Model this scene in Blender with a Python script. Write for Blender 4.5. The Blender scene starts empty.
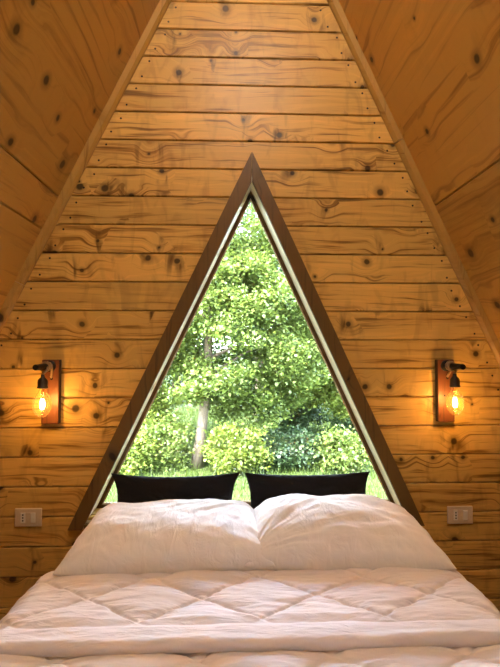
import bpy, bmesh, math, random
import numpy as np
from mathutils import Vector, Matrix, noise

random.seed(7)
rng = np.random.default_rng(11)
scene = bpy.context.scene
COL = scene.collection
PI = math.pi
CZ = 1.25                      # eye height above the cabin floor


# ------------------------------------------------------------------ helpers
def link(o, parent=None):
    COL.objects.link(o)
    if parent is not None:
        o.parent = parent
    return o


def mesh_obj(name, verts, faces, mat, parent=None, smooth=False, attr=None, loc=None):
    me = bpy.data.meshes.new(name)
    me.from_pydata([tuple(v) for v in verts], [], [tuple(f) for f in faces])
    mats = mat if isinstance(mat, (list, tuple)) else [mat]
    for m in mats:
        me.materials.append(m)
    if smooth:
        me.polygons.foreach_set('use_smooth', [True] * len(me.polygons))
    if attr is not None:
        a = me.attributes.new('board', 'FLOAT', 'FACE')
        a.data.foreach_set('value', attr)
    me.update()
    o = bpy.data.objects.new(name, me)
    if loc is not None:
        o.location = loc
    return link(o, parent)


def bm_obj(name, bm, mat, parent=None, smooth=False, loc=None):
    bmesh.ops.recalc_face_normals(bm, faces=bm.faces[:])
    me = bpy.data.meshes.new(name)
    bm.to_mesh(me)
    bm.free()
    mats = mat if isinstance(mat, (list, tuple)) else [mat]
    for m in mats:
        me.materials.append(m)
    if smooth:
        me.polygons.foreach_set('use_smooth', [True] * len(me.polygons))
    o = bpy.data.objects.new(name, me)
    if loc is not None:
        o.location = loc
    return link(o, parent)


def thing(name, label, cat, loc=(0, 0, 0), group=None):
    o = bpy.data.objects.new(name, None)
    o.empty_display_size = 0.05
    o.location = loc
    COL.objects.link(o)
    tag(o, label, cat, group)
    return o


def tag(o, label, cat, group=None, kind=None):
    o['label'] = label
    o['category'] = cat
    if group:
        o['group'] = group
    if kind:
        o['kind'] = kind
    return o


def struct(o, label=None):
    o['kind'] = 'structure'
    if label:
        o['label'] = label
    return o


def bm_box(bm, c, s, bev=0.0, seg=2, rot=None, mi=0):
    r = bmesh.ops.create_cube(bm, size=1.0)
    vs = r['verts']
    bmesh.ops.scale(bm, vec=s, verts=vs)
    fs = set(f for v in vs for f in v.link_faces)
    if bev > 0:
        es = list(set(e for v in vs for e in v.link_edges))
        rb = bmesh.ops.bevel(bm, geom=es, offset=bev, segments=seg, affect='EDGES', profile=0.5)
        vs = list(set(vs) & set(bm.verts[:])) if False else list(set(v for f in rb['faces'] for v in f.verts) | set(v for v in vs if v.is_valid))
    if rot is not None:
        bmesh.ops.rotate(bm, cent=(0, 0, 0), matrix=rot, verts=vs)
    bmesh.ops.translate(bm, vec=c, verts=vs)
    for v in vs:
        for f in v.link_faces:
            f.material_index = mi
    return vs


def bm_lathe(bm, prof, n=28, axis='Z', c=(0, 0, 0), cap=True):
    """prof: list of (radius, height)"""
    rings = []
    for r, h in prof:
        ring = []
        for i in range(n):
            a = 2 * PI * i / n
            if axis == 'Z':
                p = (r * math.cos(a), r * math.sin(a), h)
            else:
                p = (r * math.cos(a), h, r * math.sin(a))
            ring.append(bm.verts.new((p[0] + c[0], p[1] + c[1], p[2] + c[2])))
        rings.append(ring)
    for a, b in zip(rings[:-1], rings[1:]):
        for i in range(n):
            bm.faces.new((a[i], a[(i + 1) % n], b[(i + 1) % n], b[i]))
    if cap:
        bm.faces.new(rings[0][::-1])
        bm.faces.new(rings[-1])


def tube(bm, pts, rad, n=8, cap=True):
    pts = [Vector(p) for p in pts]
    rads = rad if isinstance(rad, (list, tuple)) else [rad] * len(pts)
    prev = None
    rings = []
    for i, p in enumerate(pts):
        t = (pts[min(i + 1, len(pts) - 1)] - pts[max(i - 1, 0)]).normalized()
        if prev is None:
            ref = Vector((0, 0, 1)) if abs(t.z) < 0.9 else Vector((1, 0, 0))
            u = t.cross(ref).normalized()
        else:
            u = (prev - t * prev.dot(t)).normalized()
        prev = u
        w = t.cross(u)
        rings.append([bm.verts.new(p + (u * math.cos(2 * PI * k / n) + w * math.sin(2 * PI * k / n)) * rads[i]) for k in range(n)])
    for a, b in zip(rings[:-1], rings[1:]):
        for k in range(n):
            bm.faces.new((a[k], a[(k + 1) % n], b[(k + 1) % n], b[k]))
    if cap:
        bm.faces.new(rings[0][::-1])
        bm.faces.new(rings[-1])


def prism_xz(poly, y0, y1):
    n = len(poly)
    vs = [(x, y0, z) for x, z in poly] + [(x, y1, z) for x, z in poly]
    fs = [tuple(range(n)), tuple(range(2 * n - 1, n - 1, -1))]
    for i in range(n):
        j = (i + 1) % n
        fs.append((i, n + i, n + j, j))
    return vs, fs


def prism_obj(name, poly, y0, y1, mat, parent=None, bev=0.002):
    vs, fs = prism_xz(poly, y0, y1)
    bm = bmesh.new()
    bv = [bm.verts.new(v) for v in vs]
    for f in fs:
        bm.faces.new([bv[i] for i in f])
    if bev:
        bmesh.ops.bevel(bm, geom=bm.edges[:], offset=bev, segments=2, affect='EDGES')
    return bm_obj(name, bm, mat, parent)


def clip(poly, n, d):
    """keep points with n.p <= d"""
    out = []
    for i in range(len(poly)):
        a, b = poly[i], poly[(i + 1) % len(poly)]
        da = n[0] * a[0] + n[1] * a[1] - d
        db = n[0] * b[0] + n[1] * b[1] - d
        if da <= 0:
            out.append(a)
        if (da < 0 < db) or (db < 0 < da):
            t = da / (da - db)
            out.append((a[0] + (b[0] - a[0]) * t, a[1] + (b[1] - a[1]) * t))
    return out


def area(p):
    return 0.5 * sum(p[i][0] * p[(i + 1) % len(p)][1] - p[(i + 1) % len(p)][0] * p[i][1] for i in range(len(p)))


def inset(poly, d):
    s = 1 if area(poly) > 0 else -1
    n = len(poly)
    out = poly
    for i in range(n):
        a, b = poly[i], poly[(i + 1) % n]
        ex, ey = b[0] - a[0], b[1] - a[1]
        L = math.hypot(ex, ey)
        if L < 1e-6:
            continue
        nx, ny = ey / L * s, -ex / L * s
        out = clip(out, (nx, ny), nx * a[0] + ny * a[1] - d)
        if len(out) < 3:
            return []
    return out


# ------------------------------------------------------------------ materials
class NT:
    def __init__(self, name):
        self.m = bpy.data.materials.new(name)
        self.m.use_nodes = True
        self.t = self.m.node_tree
        self.t.nodes.clear()
        self.out = self.t.nodes.new('ShaderNodeOutputMaterial')

    def n(self, typ, **kw):
        nd = self.t.nodes.new(typ)
        for k, v in kw.items():
            setattr(nd, k, v)
        return nd

    def put(self, sock, v):
        if v is None:
            return
        if hasattr(v, 'is_output'):
            self.t.links.new(v, sock)
        else:
            sock.default_value = v

    def math(self, op, a, b=None, c=None, clamp=False):
        nd = self.n('ShaderNodeMath', operation=op, use_clamp=clamp)
        for i, v in enumerate((a, b, c)):
            self.put(nd.inputs[i], v)
        return nd.outputs[0]

    def comb(self, x, y, z=0.0):
        nd = self.n('ShaderNodeCombineXYZ')
        for i, v in enumerate((x, y, z)):
            self.put(nd.inputs[i], v)
        return nd.outputs[0]

    def dot(self, a, v):
        nd = self.n('ShaderNodeVectorMath', operation='DOT_PRODUCT')
        self.put(nd.inputs[0], a)
        nd.inputs[1].default_value = v
        return nd.outputs['Value']

    def noise(self, vec, scale=1.0, detail=2.0, rough=0.5, dist=0.0):
        nd = self.n('ShaderNodeTexNoise')
        self.put(nd.inputs['Vector'], vec)
        nd.inputs['Scale'].default_value = scale
        nd.inputs['Detail'].default_value = detail
        nd.inputs['Roughness'].default_value = rough
        nd.inputs['Distortion'].default_value = dist
        return nd.outputs[0]

    def smooth(self, v, a, b, lo=0.0, hi=1.0):
        nd = self.n('ShaderNodeMapRange', interpolation_type='SMOOTHSTEP')
        self.put(nd.inputs[0], v)
        for i, q in enumerate((a, b, lo, hi)):
            self.put(nd.inputs[i + 1], q)
        return nd.outputs[0]

    def mix(self, fac, a, b, mode='MIX'):
        nd = self.n('ShaderNodeMix', data_type='RGBA', blend_type=mode)
        self.put(nd.inputs[0], fac)
        self.put(nd.inputs[6], a)
        self.put(nd.inputs[7], b)
        return nd.outputs[2]

    def ramp(self, fac, stops):
        nd = self.n('ShaderNodeValToRGB')
        cr = nd.color_ramp
        while len(cr.elements) < len(stops):
            cr.elements.new(0.5)
        for e, (p, c) in zip(cr.elements, stops):
            e.position = p
            e.color = c if len(c) == 4 else (*c, 1)
        self.put(nd.inputs[0], fac)
        return nd.outputs[0]

    def bsdf(self, col, rough=0.5, spec=0.5, metal=0.0, bump=None, bstr=0.3, bdist=0.01, **kw):
        b = self.n('ShaderNodeBsdfPrincipled')
        self.put(b.inputs['Base Color'], col)
        self.put(b.inputs['Roughness'], rough)
        b.inputs['Specular IOR Level'].default_value = spec
        b.inputs['Metallic'].default_value = metal
        for k, v in kw.items():
            self.put(b.inputs[k.replace('_', ' ')], v)
        if bump is not None:
            bp = self.n('ShaderNodeBump')
            bp.inputs['Strength'].default_value = bstr
            bp.inputs['Distance'].default_value = bdist
            self.put(bp.inputs['Height'], bump)
            self.t.links.new(bp.outputs[0], b.inputs['Normal'])
        return b.outputs[0]

    def done(self, sh):
        self.t.links.new(sh, self.out.inputs['Surface'])
        return self.m


def C(r, g, b):
    """sRGB 0-255 -> linear"""
    def f(c):
        c /= 255.0
        return c / 12.92 if c <= 0.04045 else ((c + 0.055) / 1.055) ** 2.4
    return (f(r), f(g), f(b), 1.0)


def wood(name, light, mid, dark, grain=(1, 0, 0), across=(0, 0, 1), third=(0, 1, 0), knot_scale=6.0, knot_gate=0.5,
         knot_size=0.1, rough=0.42, streak=1.0, smudge=1.0, boards=False, ulen=1.0, fine=1.0, spec=0.4, flow=1.0):
    t = NT(name)
    tc = t.n('ShaderNodeTexCoord')
    P = tc.outputs['Object']
    u = t.dot(P, grain)
    v = t.dot(P, across)
    w = t.dot(P, third)
    v = t.math('ADD', v, w)
    if boards:
        at = t.n('ShaderNodeAttribute', attribute_name='board')
        bid = at.outputs['Fac']
        u = t.math('ADD', u, t.math('MULTIPLY', bid, 173.3))
        z = t.math('MULTIPLY', bid, 91.7)
    else:
        z = 0.0
    # knots
    kw = t.noise(t.comb(t.math('MULTIPLY', u, 9.0), t.math('MULTIPLY', v, 9.0), z), 1.0, 2.0)
    ku = t.math('ADD', u, t.math('MULTIPLY', t.math('SUBTRACT', kw, 0.5), 0.03))
    vor = t.n('ShaderNodeTexVoronoi', voronoi_dimensions='2D', feature='F1')
    t.put(vor.inputs['Vector'], t.comb(ku, v, z))
    vor.inputs['Scale'].default_value = knot_scale
    vor.inputs['Randomness'].default_value = 1.0
    d = vor.outputs['Distance']
    sep = t.n('ShaderNodeSeparateColor')
    t.t.links.new(vor.outputs['Color'], sep.inputs[0])
    r, g_ = sep.outputs[0], sep.outputs[1]
    gate = t.math('GREATER_THAN', r, knot_gate)
    ksz = t.math('MULTIPLY_ADD', g_, knot_size * 1.0, knot_size * 0.35)
    kn = t.math('MULTIPLY', gate, t.smooth(t.math('DIVIDE', d, ksz), 1.15, 0.6))
    ring = t.math('MULTIPLY', gate, t.smooth(t.math('DIVIDE', d, ksz), 2.6, 0.9))
    near = t.math('MULTIPLY', gate, t.smooth(d, 0.62, 0.08))
    # grain
    lw = t.noise(t.comb(t.math('MULTIPLY', u, 1.3 * ulen), t.math('MULTIPLY', v, 7.0), z), 1.0, 3.0, 0.55)
    gv = t.math('ADD', t.math('MULTIPLY', v, 55.0 * fine), t.math('MULTIPLY', lw, 5.0))
    gv = t.math('ADD', gv, t.math('MULTIPLY', near, 2.2 * flow))
    st = t.noise(t.comb(t.math('MULTIPLY', u, 2.4 * ulen), gv, z), 1.0, 3.0, 0.6)
    fl = t.noise(t.comb(t.math('MULTIPLY', u, 12.0), t.math('MULTIPLY', gv, 4.0), z), 1.0, 2.0, 0.6)
    # soft cross-grain figure, gathered round the knots
    sm = t.noise(t.comb(t.math('MULTIPLY', u, 16.0), t.math('MULTIPLY', v, 5.0), z), 1.0, 2.5, 0.55, 0.9)
    sm = t.math('MULTIPLY', t.smooth(sm, 0.50, 0.72), t.math('MULTIPLY_ADD', near, 0.85, 0.22))
    big = t.noise(t.comb(t.math('MULTIPLY', u, 0.9), t.math('MULTIPLY', v, 2.5), z), 1.0, 2.0)
    val = t.math('ADD', t.math('MULTIPLY', t.math('SUBTRACT', st, 0.5), 1.5 * streak), t.math('MULTIPLY', t.math('SUBTRACT', big, 0.5), 1.5))
    val = t.math('ADD', val, t.math('MULTIPLY', t.math('SUBTRACT', fl, 0.5), 0.35))
    val = t.math('ADD', val, 0.55)
    col = t.ramp(val, [(0.0, mid), (0.45, light), (0.75, light), (1.0, tuple(min(1, c * 1.12) for c in light[:3]))])
    col = t.mix(t.math('MULTIPLY', t.smooth(st, 0.46, 0.30), 0.35 * streak), col, dark)
    col = t.mix(t.math('MULTIPLY', sm, 0.62 * smudge, clamp=True), col, dark)
    col = t.mix(t.math('MULTIPLY', ring, 0.45), col, dark)
    col = t.mix(t.math('MULTIPLY', kn, 0.88), col, tuple(c * 0.28 for c in dark[:3]) + (1,))
    if boards:
        wn = t.n('ShaderNodeTexWhiteNoise', noise_dimensions='1D')
        t.put(wn.inputs['W'], t.math('MULTIPLY', bid, 57.31))
        k = t.math('MULTIPLY_ADD', wn.outputs['Value'], 0.26, 0.86)
        col = t.mix(1.0, col, t.comb(k, k, k), 'MULTIPLY')
    bump = t.math('ADD', t.math('MULTIPLY', st, 0.6), t.math('MULTIPLY', kn, -0.4))
    return t.done(t.bsdf(col, rough, spec, bump=bump, bstr=0.25, bdist=0.003))


def plain(name, col, rough=0.5, spec=0.5, metal=0.0, nscale=60.0, var=0.08, bstr=0.08, **kw):
    t = NT(name)
    tc = t.n('ShaderNodeTexCoord')
    n1 = t.noise(tc.outputs['Object'], nscale, 4.0, 0.6)
    k = t.math('MULTIPLY_ADD', t.math('SUBTRACT', n1, 0.5), var * 2, 1.0)
    c = t.mix(1.0, col, t.comb(k, k, k), 'MULTIPLY')
    return t.done(t.bsdf(c, rough, spec, metal, bump=n1, bstr=bstr, bdist=0.002, **kw))


def fabric(name, col, rough=0.9, wave=900.0, var=0.05, sheen=0.15, wr=None):
    t = NT(name)
    tc = t.n('ShaderNodeTexCoord')
    P = tc.outputs['Object']
    n1 = t.noise(P, 7.0, 3.0, 0.5)
    n2 = t.noise(P, wave, 2.0, 0.6)
    k = t.math('MULTIPLY_ADD', t.math('SUBTRACT', n1, 0.5), var * 2, 1.0)
    c = t.mix(1.0, col, t.comb(k, k, k), 'MULTIPLY')
    h = t.math('MULTIPLY', n2, 0.05)
    if wr:
        mp = t.n('ShaderNodeMapping')
        mp.inputs['Scale'].default_value = wr
        t.t.links.new(P, mp.inputs['Vector'])
        h = t.math('ADD', h, t.noise(mp.outputs[0], 1.0, 3.0, 0.55, 0.8))
    return t.done(t.bsdf(c, rough, 0.25, bump=h, bstr=0.6, bdist=0.009 if wr else 0.002, Sheen_Weight=sheen))


W_LIGHT, W_MID, W_DARK = C(212, 168, 88), C(172, 124, 54), C(84, 54, 17)
M = {}
M['wall'] = wood('pine_boards', W_LIGHT, W_MID, W_DARK, boards=True, third=(0, 0.31, 0), knot_scale=7.0, knot_gate=0.58, knot_size=0.10, streak=1.85, smudge=1.6)
SL_L = Vector((1, 0, 2.05)).normalized()
SL_R = Vector((-1, 0, 2.165)).normalized()
RL, RM, RD = C(196, 152, 76), C(156, 112, 48), C(84, 54, 18)
M['roof_l'] = wood('pine_panel_left', RL, RM, RD, grain=(0, 1, 0), across=tuple(SL_L), third=(0, 0, 0), knot_scale=4.6,
                   knot_gate=0.52, knot_size=0.075, boards=True, fine=0.6, smudge=0.25, streak=0.95, flow=0.35, ulen=0.4)
M['roof_r'] = wood('pine_panel_right', RL, RM, RD, grain=(0, 1, 0), across=tuple(SL_R), third=(0, 0, 0), knot_scale=4.6,
                   knot_gate=0.52, knot_size=0.075, boards=True, fine=0.6, smudge=0.25, streak=0.95, flow=0.35, ulen=0.4)
M['trim_l'] = wood('batten_wood_left', C(178, 138, 70), C(148, 108, 50), C(92, 60, 24), grain=tuple(SL_L), across=(1, 0, 0), third=(0, 1, 0), knot_gate=0.8, smudge=0.5)
M['trim_r'] = wood('batten_wood_right', C(178, 138, 70), C(148, 108, 50), C(92, 60, 24), grain=tuple(SL_R), across=(1, 0, 0), third=(0, 1, 0), knot_gate=0.8, smudge=0.5)
CW = (C(106, 78, 40), C(86, 60, 30), C(50, 34, 16))
M['casing_l'] = wood('casing_wood_left', *CW, grain=tuple(SL_L), across=(1, 0, 0), third=(0, 1, 0), knot_gate=0.72, smudge=0.6)
M['casing_r'] = wood('casing_wood_right', *CW, grain=tuple(SL_R), across=(1, 0, 0), third=(0, 1, 0), knot_gate=0.72, smudge=0.6)
M['jamb'] = wood('pale_jamb_wood', C(252, 238, 204), C(244, 222, 180), C(214, 180, 124), grain=(0.4, 0, 0.9), across=(0, 1, 0), third=(0.2, 0, 0), knot_gate=0.9, smudge=0.3)
M['sash'] = wood('sash_wood', C(116, 86, 48), C(94, 68, 36), C(60, 40, 20), grain=(0.4, 0, 0.9), across=(0, 1, 0), third=(0.2, 0, 0), knot_gate=0.9, smudge=0.3)
M['bead'] = plain('glazing_bead', C(214, 190, 150), 0.5)
M['floorw'] = wood('floor_boards', C(120, 86, 54), C(100, 70, 42), C(70, 46, 26), grain=(0, 1, 0), across=(1, 0, 0), third=(0, 0, 0), boards=True, knot_gate=0.7)
M['bedwood'] = wood('bed_wood', C(150, 98, 50), C(122, 76, 36), C(78, 44, 18), grain=(0, 1, 0), across=(1, 0, 0), third=(0, 0, 1), knot_gate=0.8)
M['plate'] = wood('lamp_plate_wood', C(112, 64, 36), C(90, 48, 26), C(50, 26, 14), grain=(0, 0, 1), across=(1, 0, 0), third=(0, 1, 0), knot_scale=14, knot_gate=0.7, fine=2.0)
M['plate_shade'] = plain('shaded_plate_edge', C(44, 24, 14), 0.6)  # plate sides coloured dark to stand in for their shade
M['nail'] = plain('nail_head', C(40, 26, 16), 0.5, 0.4)
M['black'] = plain('black_iron', C(20, 17, 16), 0.5, 0.4, 0.3)
M['socket'] = plain('dark_brass_socket', C(70, 58, 44), 0.45, 0.5, 0.6)
M['rope'] = plain('pale_twisted_rope', C(168, 138, 100), 0.9, 0.2, nscale=300, var=0.25)
M['cover'] = plain('beige_plastic', C(216, 196, 166), 0.4)
M['white'] = plain('white_plastic', C(238, 232, 220), 0.35)
M['dark'] = plain('dark_recess', C(18, 15, 13), 0.7)
M['pillow'] = fabric('white_cotton', C(244, 241, 240), wr=(20, 9, 14))
M['duvet'] = fabric('white_quilt_cotton', C(240, 231, 230), wr=(9, 34, 9), sheen=0.25)
M['mattress'] = fabric('mattress_ticking', C(226, 220, 212))
M['blackcloth'] = fabric('black_cloth', C(20, 19, 22), wr=(16, 16, 30), sheen=0.0)
M['metal'] = plain('dark_door_metal', C(60, 48, 38), 0.5)


def glass_mat(name, tint=(0.97, 0.99, 0.98, 1), boost=1.0, rough=0.0):
    t = NT(name)
    fr = t.n('ShaderNodeFresnel')
    fr.inputs['IOR'].default_value = 1.45
    tr = t.n('ShaderNodeBsdfTransparent')
    tr.inputs[0].default_value = tint
    gl = t.n('ShaderNodeBsdfGlossy')
    gl.inputs['Roughness'].default_value = rough
    mx = t.n('ShaderNodeMixShader')
    t.put(mx.inputs[0], t.math('MULTIPLY', fr.outputs[0], boost, clamp=True))
    t.t.links.new(tr.outputs[0], mx.inputs[1])
    t.t.links.new(gl.outputs[0], mx.inputs[2])
    return t.done(mx.outputs[0])


M['glass'] = glass_mat('window_glass')


def bulb_glass():
    t = NT('amber_bulb_glass')
    fr = t.n('ShaderNodeFresnel')
    fr.inputs['IOR'].default_value = 1.25
    tr = t.n('ShaderNodeBsdfTransparent')
    tr.inputs[0].default_value = (1.0, 0.93, 0.80, 1)
    tl = t.n('ShaderNodeBsdfTranslucent')
    tl.inputs[0].default_value = (1.0, 0.72, 0.36, 1)
    gl = t.n('ShaderNodeBsdfGlossy')
    gl.inputs['Roughness'].default_value = 0.03
    m1 = t.n('ShaderNodeMixShader')
    m1.inputs[0].default_value = 0.035
    t.t.links.new(tr.outputs[0], m1.inputs[1])
    t.t.links.new(tl.outputs[0], m1.inputs[2])
    m2 = t.n('ShaderNodeMixShader')
    t.put(m2.inputs[0], t.math('MULTIPLY', fr.outputs[0], 0.5))
    t.t.links.new(m1.outputs[0], m2.inputs[1])
    t.t.links.new(gl.outputs[0], m2.inputs[2])
    return t.done(m2.outputs[0])


M['bulbglass'] = bulb_glass()


def emis(name, col, s):
    t = NT(name)
    e = t.n('ShaderNodeEmission')
    e.inputs[0].default_value = col
    e.inputs[1].default_value = s
    return t.done(e.outputs[0])


M['filament'] = emis('glowing_filament', (1.0, 0.62, 0.16, 1), 22.0)


def leaf_mat(name, c1, c2, trans=0.45):
    t = NT(name)
    geo = t.n('ShaderNodeNewGeometry')
    tc = t.n('ShaderNodeTexCoord')
    nz = t.noise(tc.outputs['Object'], 1.3, 2.0)
    f = t.math('ADD', t.math('MULTIPLY', geo.outputs['Random Per Island'], 0.7), t.math('MULTIPLY', nz, 0.5), clamp=True)
    col = t.mix(f, c1, c2)
    b = t.bsdf(col, 0.38, 0.35)
    tl = t.n('ShaderNodeBsdfTranslucent')
    hs = t.n('ShaderNodeHueSaturation')
    hs.inputs['Hue'].default_value = 0.485
    hs.inputs['Saturation'].default_value = 1.1
    hs.inputs['Value'].default_value = 1.25
    t.t.links.new(col, hs.inputs['Color'])
    t.t.links.new(hs.outputs[0], tl.inputs[0])
    mx = t.n('ShaderNodeMixShader')
    mx.inputs[0].default_value = trans
    t.t.links.new(b, mx.inputs[1])
    t.t.links.new(tl.outputs[0], mx.inputs[2])
    return t.done(mx.outputs[0])


M['leaf_a'] = leaf_mat('oak_leaf', C(50, 72, 26), C(104, 120, 62))
M['leaf_b'] = leaf_mat('bright_leaf', C(64, 84, 26), C(116, 130, 62))
M['leaf_c'] = leaf_mat('deep_leaf', C(30, 50, 30), C(62, 82, 50))
M['leaf_d'] = leaf_mat('bluegreen_leaf', C(48, 76, 50), C(98, 122, 84))
M['bark'] = plain('bark', C(70, 60, 48), 0.9, 0.2, nscale=14, var=0.35, bstr=0.5)
M['bark_pale'] = plain('pale_bark', C(92, 84, 72), 0.9, 0.2, nscale=14, var=0.3, bstr=0.5)
M['grass'] = leaf_mat('grass_blade', C(46, 66, 22), C(76, 92, 42))


def ground_mat():
    t = NT('meadow_ground')
    tc = t.n('ShaderNodeTexCoord')
    a = t.noise(tc.outputs['Object'], 0.8, 4.0, 0.6)
    b = t.noise(tc.outputs['Object'], 14.0, 4.0, 0.7)
    c = t.mix(a, C(44, 60, 26), C(68, 78, 40))
    c = t.mix(t.smooth(b, 0.45, 0.65), c, C(38, 50, 22))
    return t.done(t.bsdf(c, 0.95, 0.1, bump=b, bstr=0.6, bdist=0.05))


M['ground'] = ground_mat()

# ------------------------------------------------------------------ the cabin shell
Y_BACK = 0.0
Y_FRONT = -5.4


def roofL(z):                  # inner face of the sloping left wall
    return -0.331 - (1.607 + CZ - z) / 2.05


def roofR(z):
    return 0.4905 + (1.63 + CZ - z) / 2.165


APZ = 2.483 + CZ
APX = 0.0963
nL = Vector((-2.05, 0, 1)).normalized()        # outward normals (pointing away from the room)
nR = Vector((2.165, 0, 1)).normalized()
dL = nL.x * roofL(0) + 0.0
dR = nR.x * roofR(0) + 0.0

# window opening, casing etc. (x, z) in the wall plane
WA = (0.090, CZ + 0.775)       # inner apex of the casing
sWL, sWR = 2.09, 2.18


def win_line(off):
    """triangle offset outward (+) / inward (-) by a perpendicular distance; returns apex and edge functions"""
    aL = math.hypot(1, sWL)
    aR = math.hypot(1, sWR)
    # left edge x = WA.x - (WA.z - z)/sWL - off*aL/sWL
    cl = -off * aL / sWL
    cr = off * aR / sWR
    fl = lambda z: WA[0] - (WA[1] - z) / sWL + cl
    fr = lambda z: WA[0] + (WA[1] - z) / sWR + cr
    # fl == fr
    z = WA[1] + (cr - cl) / (1 / sWL + 1 / sWR)
    return (fl(z), z), fl, fr


# ---- back wall of horizontal pine boards
PITCH = 0.131
Z0 = CZ + 1.491
gap = 0.0016
verts, faces, bids = [], [], []
mats_idx = []
opA, opL, opR = win_line(0.012)
Z_OPEN_BOTTOM = Z0 - 17 * PITCH + 0.0


def add_board(poly, bid):
    poly = inset(poly, 0.0004)
    if len(poly) < 3 or abs(area(poly)) < 1e-4:
        return
    if area(poly) < 0:
        poly = poly[::-1]
    inn = []
    # chamfer: only shrink vertically (z), board ends butt against trims
    zs = [p[1] for p in poly]
    lo, hi = min(zs), max(zs)
    ch = 0.0035
    inn = [(x, min(max(z, lo + ch), hi - ch)) for x, z in poly]
    n = len(poly)
    b = len(verts)
    verts.extend([(x, 0.0, z) for x, z in inn])
    verts.extend([(x, 0.0045, z) for x, z in poly])
    verts.extend([(x, 0.030, z) for x, z in poly])
    faces.append(tuple(b + i for i in range(n)))
    bids.append(bid)
    mats_idx.append(0)
    for k in (0, 1):
        for i in range(n):
            j = (i + 1) % n
            faces.append((b + k * n + i, b + (k + 1) * n + i, b + (k + 1) * n + j, b + k * n + j))
            bids.append(bid)
            mats_idx.append(0)


def nail_disc(x, z, r=0.0050):
    b = len(verts)
    for i in range(8):
        a = 2 * PI * i / 8
        verts.append((x + r * math.cos(a), -0.0006, z + r * math.sin(a)))
    faces.append(tuple(range(b, b + 8)))
    bids.append(0.0)
    mats_idx.append(1)


kmin = int(math.floor((Z0 - APZ) / PITCH)) - 1
kmax = int(math.ceil(Z0 / PITCH))
for k in range(kmin, kmax):
    top = Z0 - k * PITCH - gap
    bot = max(Z0 - (k + 1) * PITCH + gap, 0.002)
    if top <= bot:
        continue
    bid = random.random()
    rect = [(-3, bot), (3, bot), (3, top), (-3, top)]
    rect = clip(rect, (nL.x, nL.z), dL + 0.02)
    rect = clip(rect, (nR.x, nR.z), dR + 0.02)
    if len(rect) < 3:
        continue
    zmid_top = top
    if bot < opA[1] and k < 17:
        left = clip(rect, (1, 0), opA[0])
        right = clip(rect, (-1, 0), -opA[0])
        nl = Vector((1, 0, -1 / sWL)).normalized()
        nr = Vector((-1, 0, -1 / sWR)).normalized()
        left = clip(left, (nl.x, nl.z), nl.x * opL(1.0) + nl.z * 1.0)
        right = clip(right, (nr.x, nr.z), nr.x * opR(1.0) + nr.z * 1.0)
        if len(left) >= 3:
            add_board(left, bid)
        if len(right) >= 3:
            add_board(right, bid if k < 6 else random.random())
    else:
        add_board(rect, bid)
    # nail pairs near the ends
    for zz in (top - 0.028, bot + 0.030):
        j = random.uniform(-0.012, 0.012)
        nail_disc(roofL(zz) + 0.085 + j, zz + random.uniform(-0.006, 0.006))
        nail_disc(roofR(zz) - 0.085 + j, zz + random.uniform(-0.006, 0.006))
# backing sheet with the triangular opening
LX, RX = roofL(0), roofR(0)


def quad_prism(poly, y0, y1, bid=0.3):
    vs, fs = prism_xz(poly, y0, y1)
    b = len(verts)
    verts.extend(vs)
    for f in fs:
        faces.append(tuple(b + i for i in f))
        bids.append(bid)
        mats_idx.append(0)


zb = Z_OPEN_BOTTOM
quad_prism([(LX, 0.0), (RX, 0.0), (roofR(zb), zb), (roofL(zb), zb)], 0.031, 0.17)
quad_prism([(roofL(zb), zb), (opL(zb), zb), opA, (APX, APZ - 0.01)], 0.031, 0.17)
quad_prism([(opR(zb), zb), (roofR(zb), zb), (APX, APZ - 0.01), opA], 0.031, 0.17)
wb = mesh_obj('wall_back', verts, faces, [M['wall'], M['nail']], attr=bids)
wb.data.polygons.foreach_set('material_index', mats_idx)
struct(wb)


# ---- sloping side walls (roof planes) of wide pine panels with joints along the length
def roof_side(name, sgn, seams, mat):
    """seams: heights on the inner face where two panels meet"""
    f = roofL if sgn < 0 else roofR
    n = nL if sgn < 0 else nR
    zs = [-0.16] + sorted(seams) + [APZ]
    vs, fs, bd = [], [], []
    for a, b in zip(zs[:-1], zs[1:]):
        bid = random.random()
        g = 0.0022 * 0.9
        a2 = a + (g if a > 0 else 0)
        b2 = b - (g if b < APZ else 0)
        ch = 0.004
        ys = (Y_FRONT - 0.25, 0.35)
        prof = [(a2 + ch, 0.0), (b2 - ch, 0.0), (b2, 0.004), (b2, 0.022), (a2, 0.022), (a2, 0.004)]
        ring = []
        for y in ys:
            base = len(vs)
            for z, dd in prof:
                vs.append((f(z) + n.x * dd, y, z + n.z * dd))
            ring.append(base)
        m = len(prof)
        for i in range(m):
            j = (i + 1) % m
            fs.append((ring[0] + i, ring[0] + j, ring[1] + j, ring[1] + i))
            bd.append(bid)
        fs.append(tuple(ring[0] + i for i in range(m)))
        fs.append(tuple(ring[1] + i for i in range(m - 1, -1, -1)))
        bd += [bid, bid]
    # outer skin
    base = len(vs)
    for y in (Y_FRONT - 0.25, 0.35):
        for z, dd in ((-0.16, 0.023), (APZ, 0.023), (APZ, 0.12), (-0.16, 0.12)):
            vs.append((f(z) + n.x * dd, y, z + n.z * dd))
    for i in range(4):
        j = (i + 1) % 4
        fs.append((base + i, base + j, base + 4 + j, base + 4 + i))
        bd.append(0.5)
    fs += [(base, base + 1, base + 2, base + 3), (base + 7, base + 6, base + 5, base + 4)]
    bd += [0.5, 0.5]
    o = mesh_obj(name, vs, fs, mat, attr=bd)
    return struct(o)


roof_side('wall_left', -1, [CZ + 0.69, CZ + 0.545, CZ - 0.66], M['roof_l'])
roof_side('wall_right', 1, [CZ + 0.668, CZ - 0.56], M['roof_r'])


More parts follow.
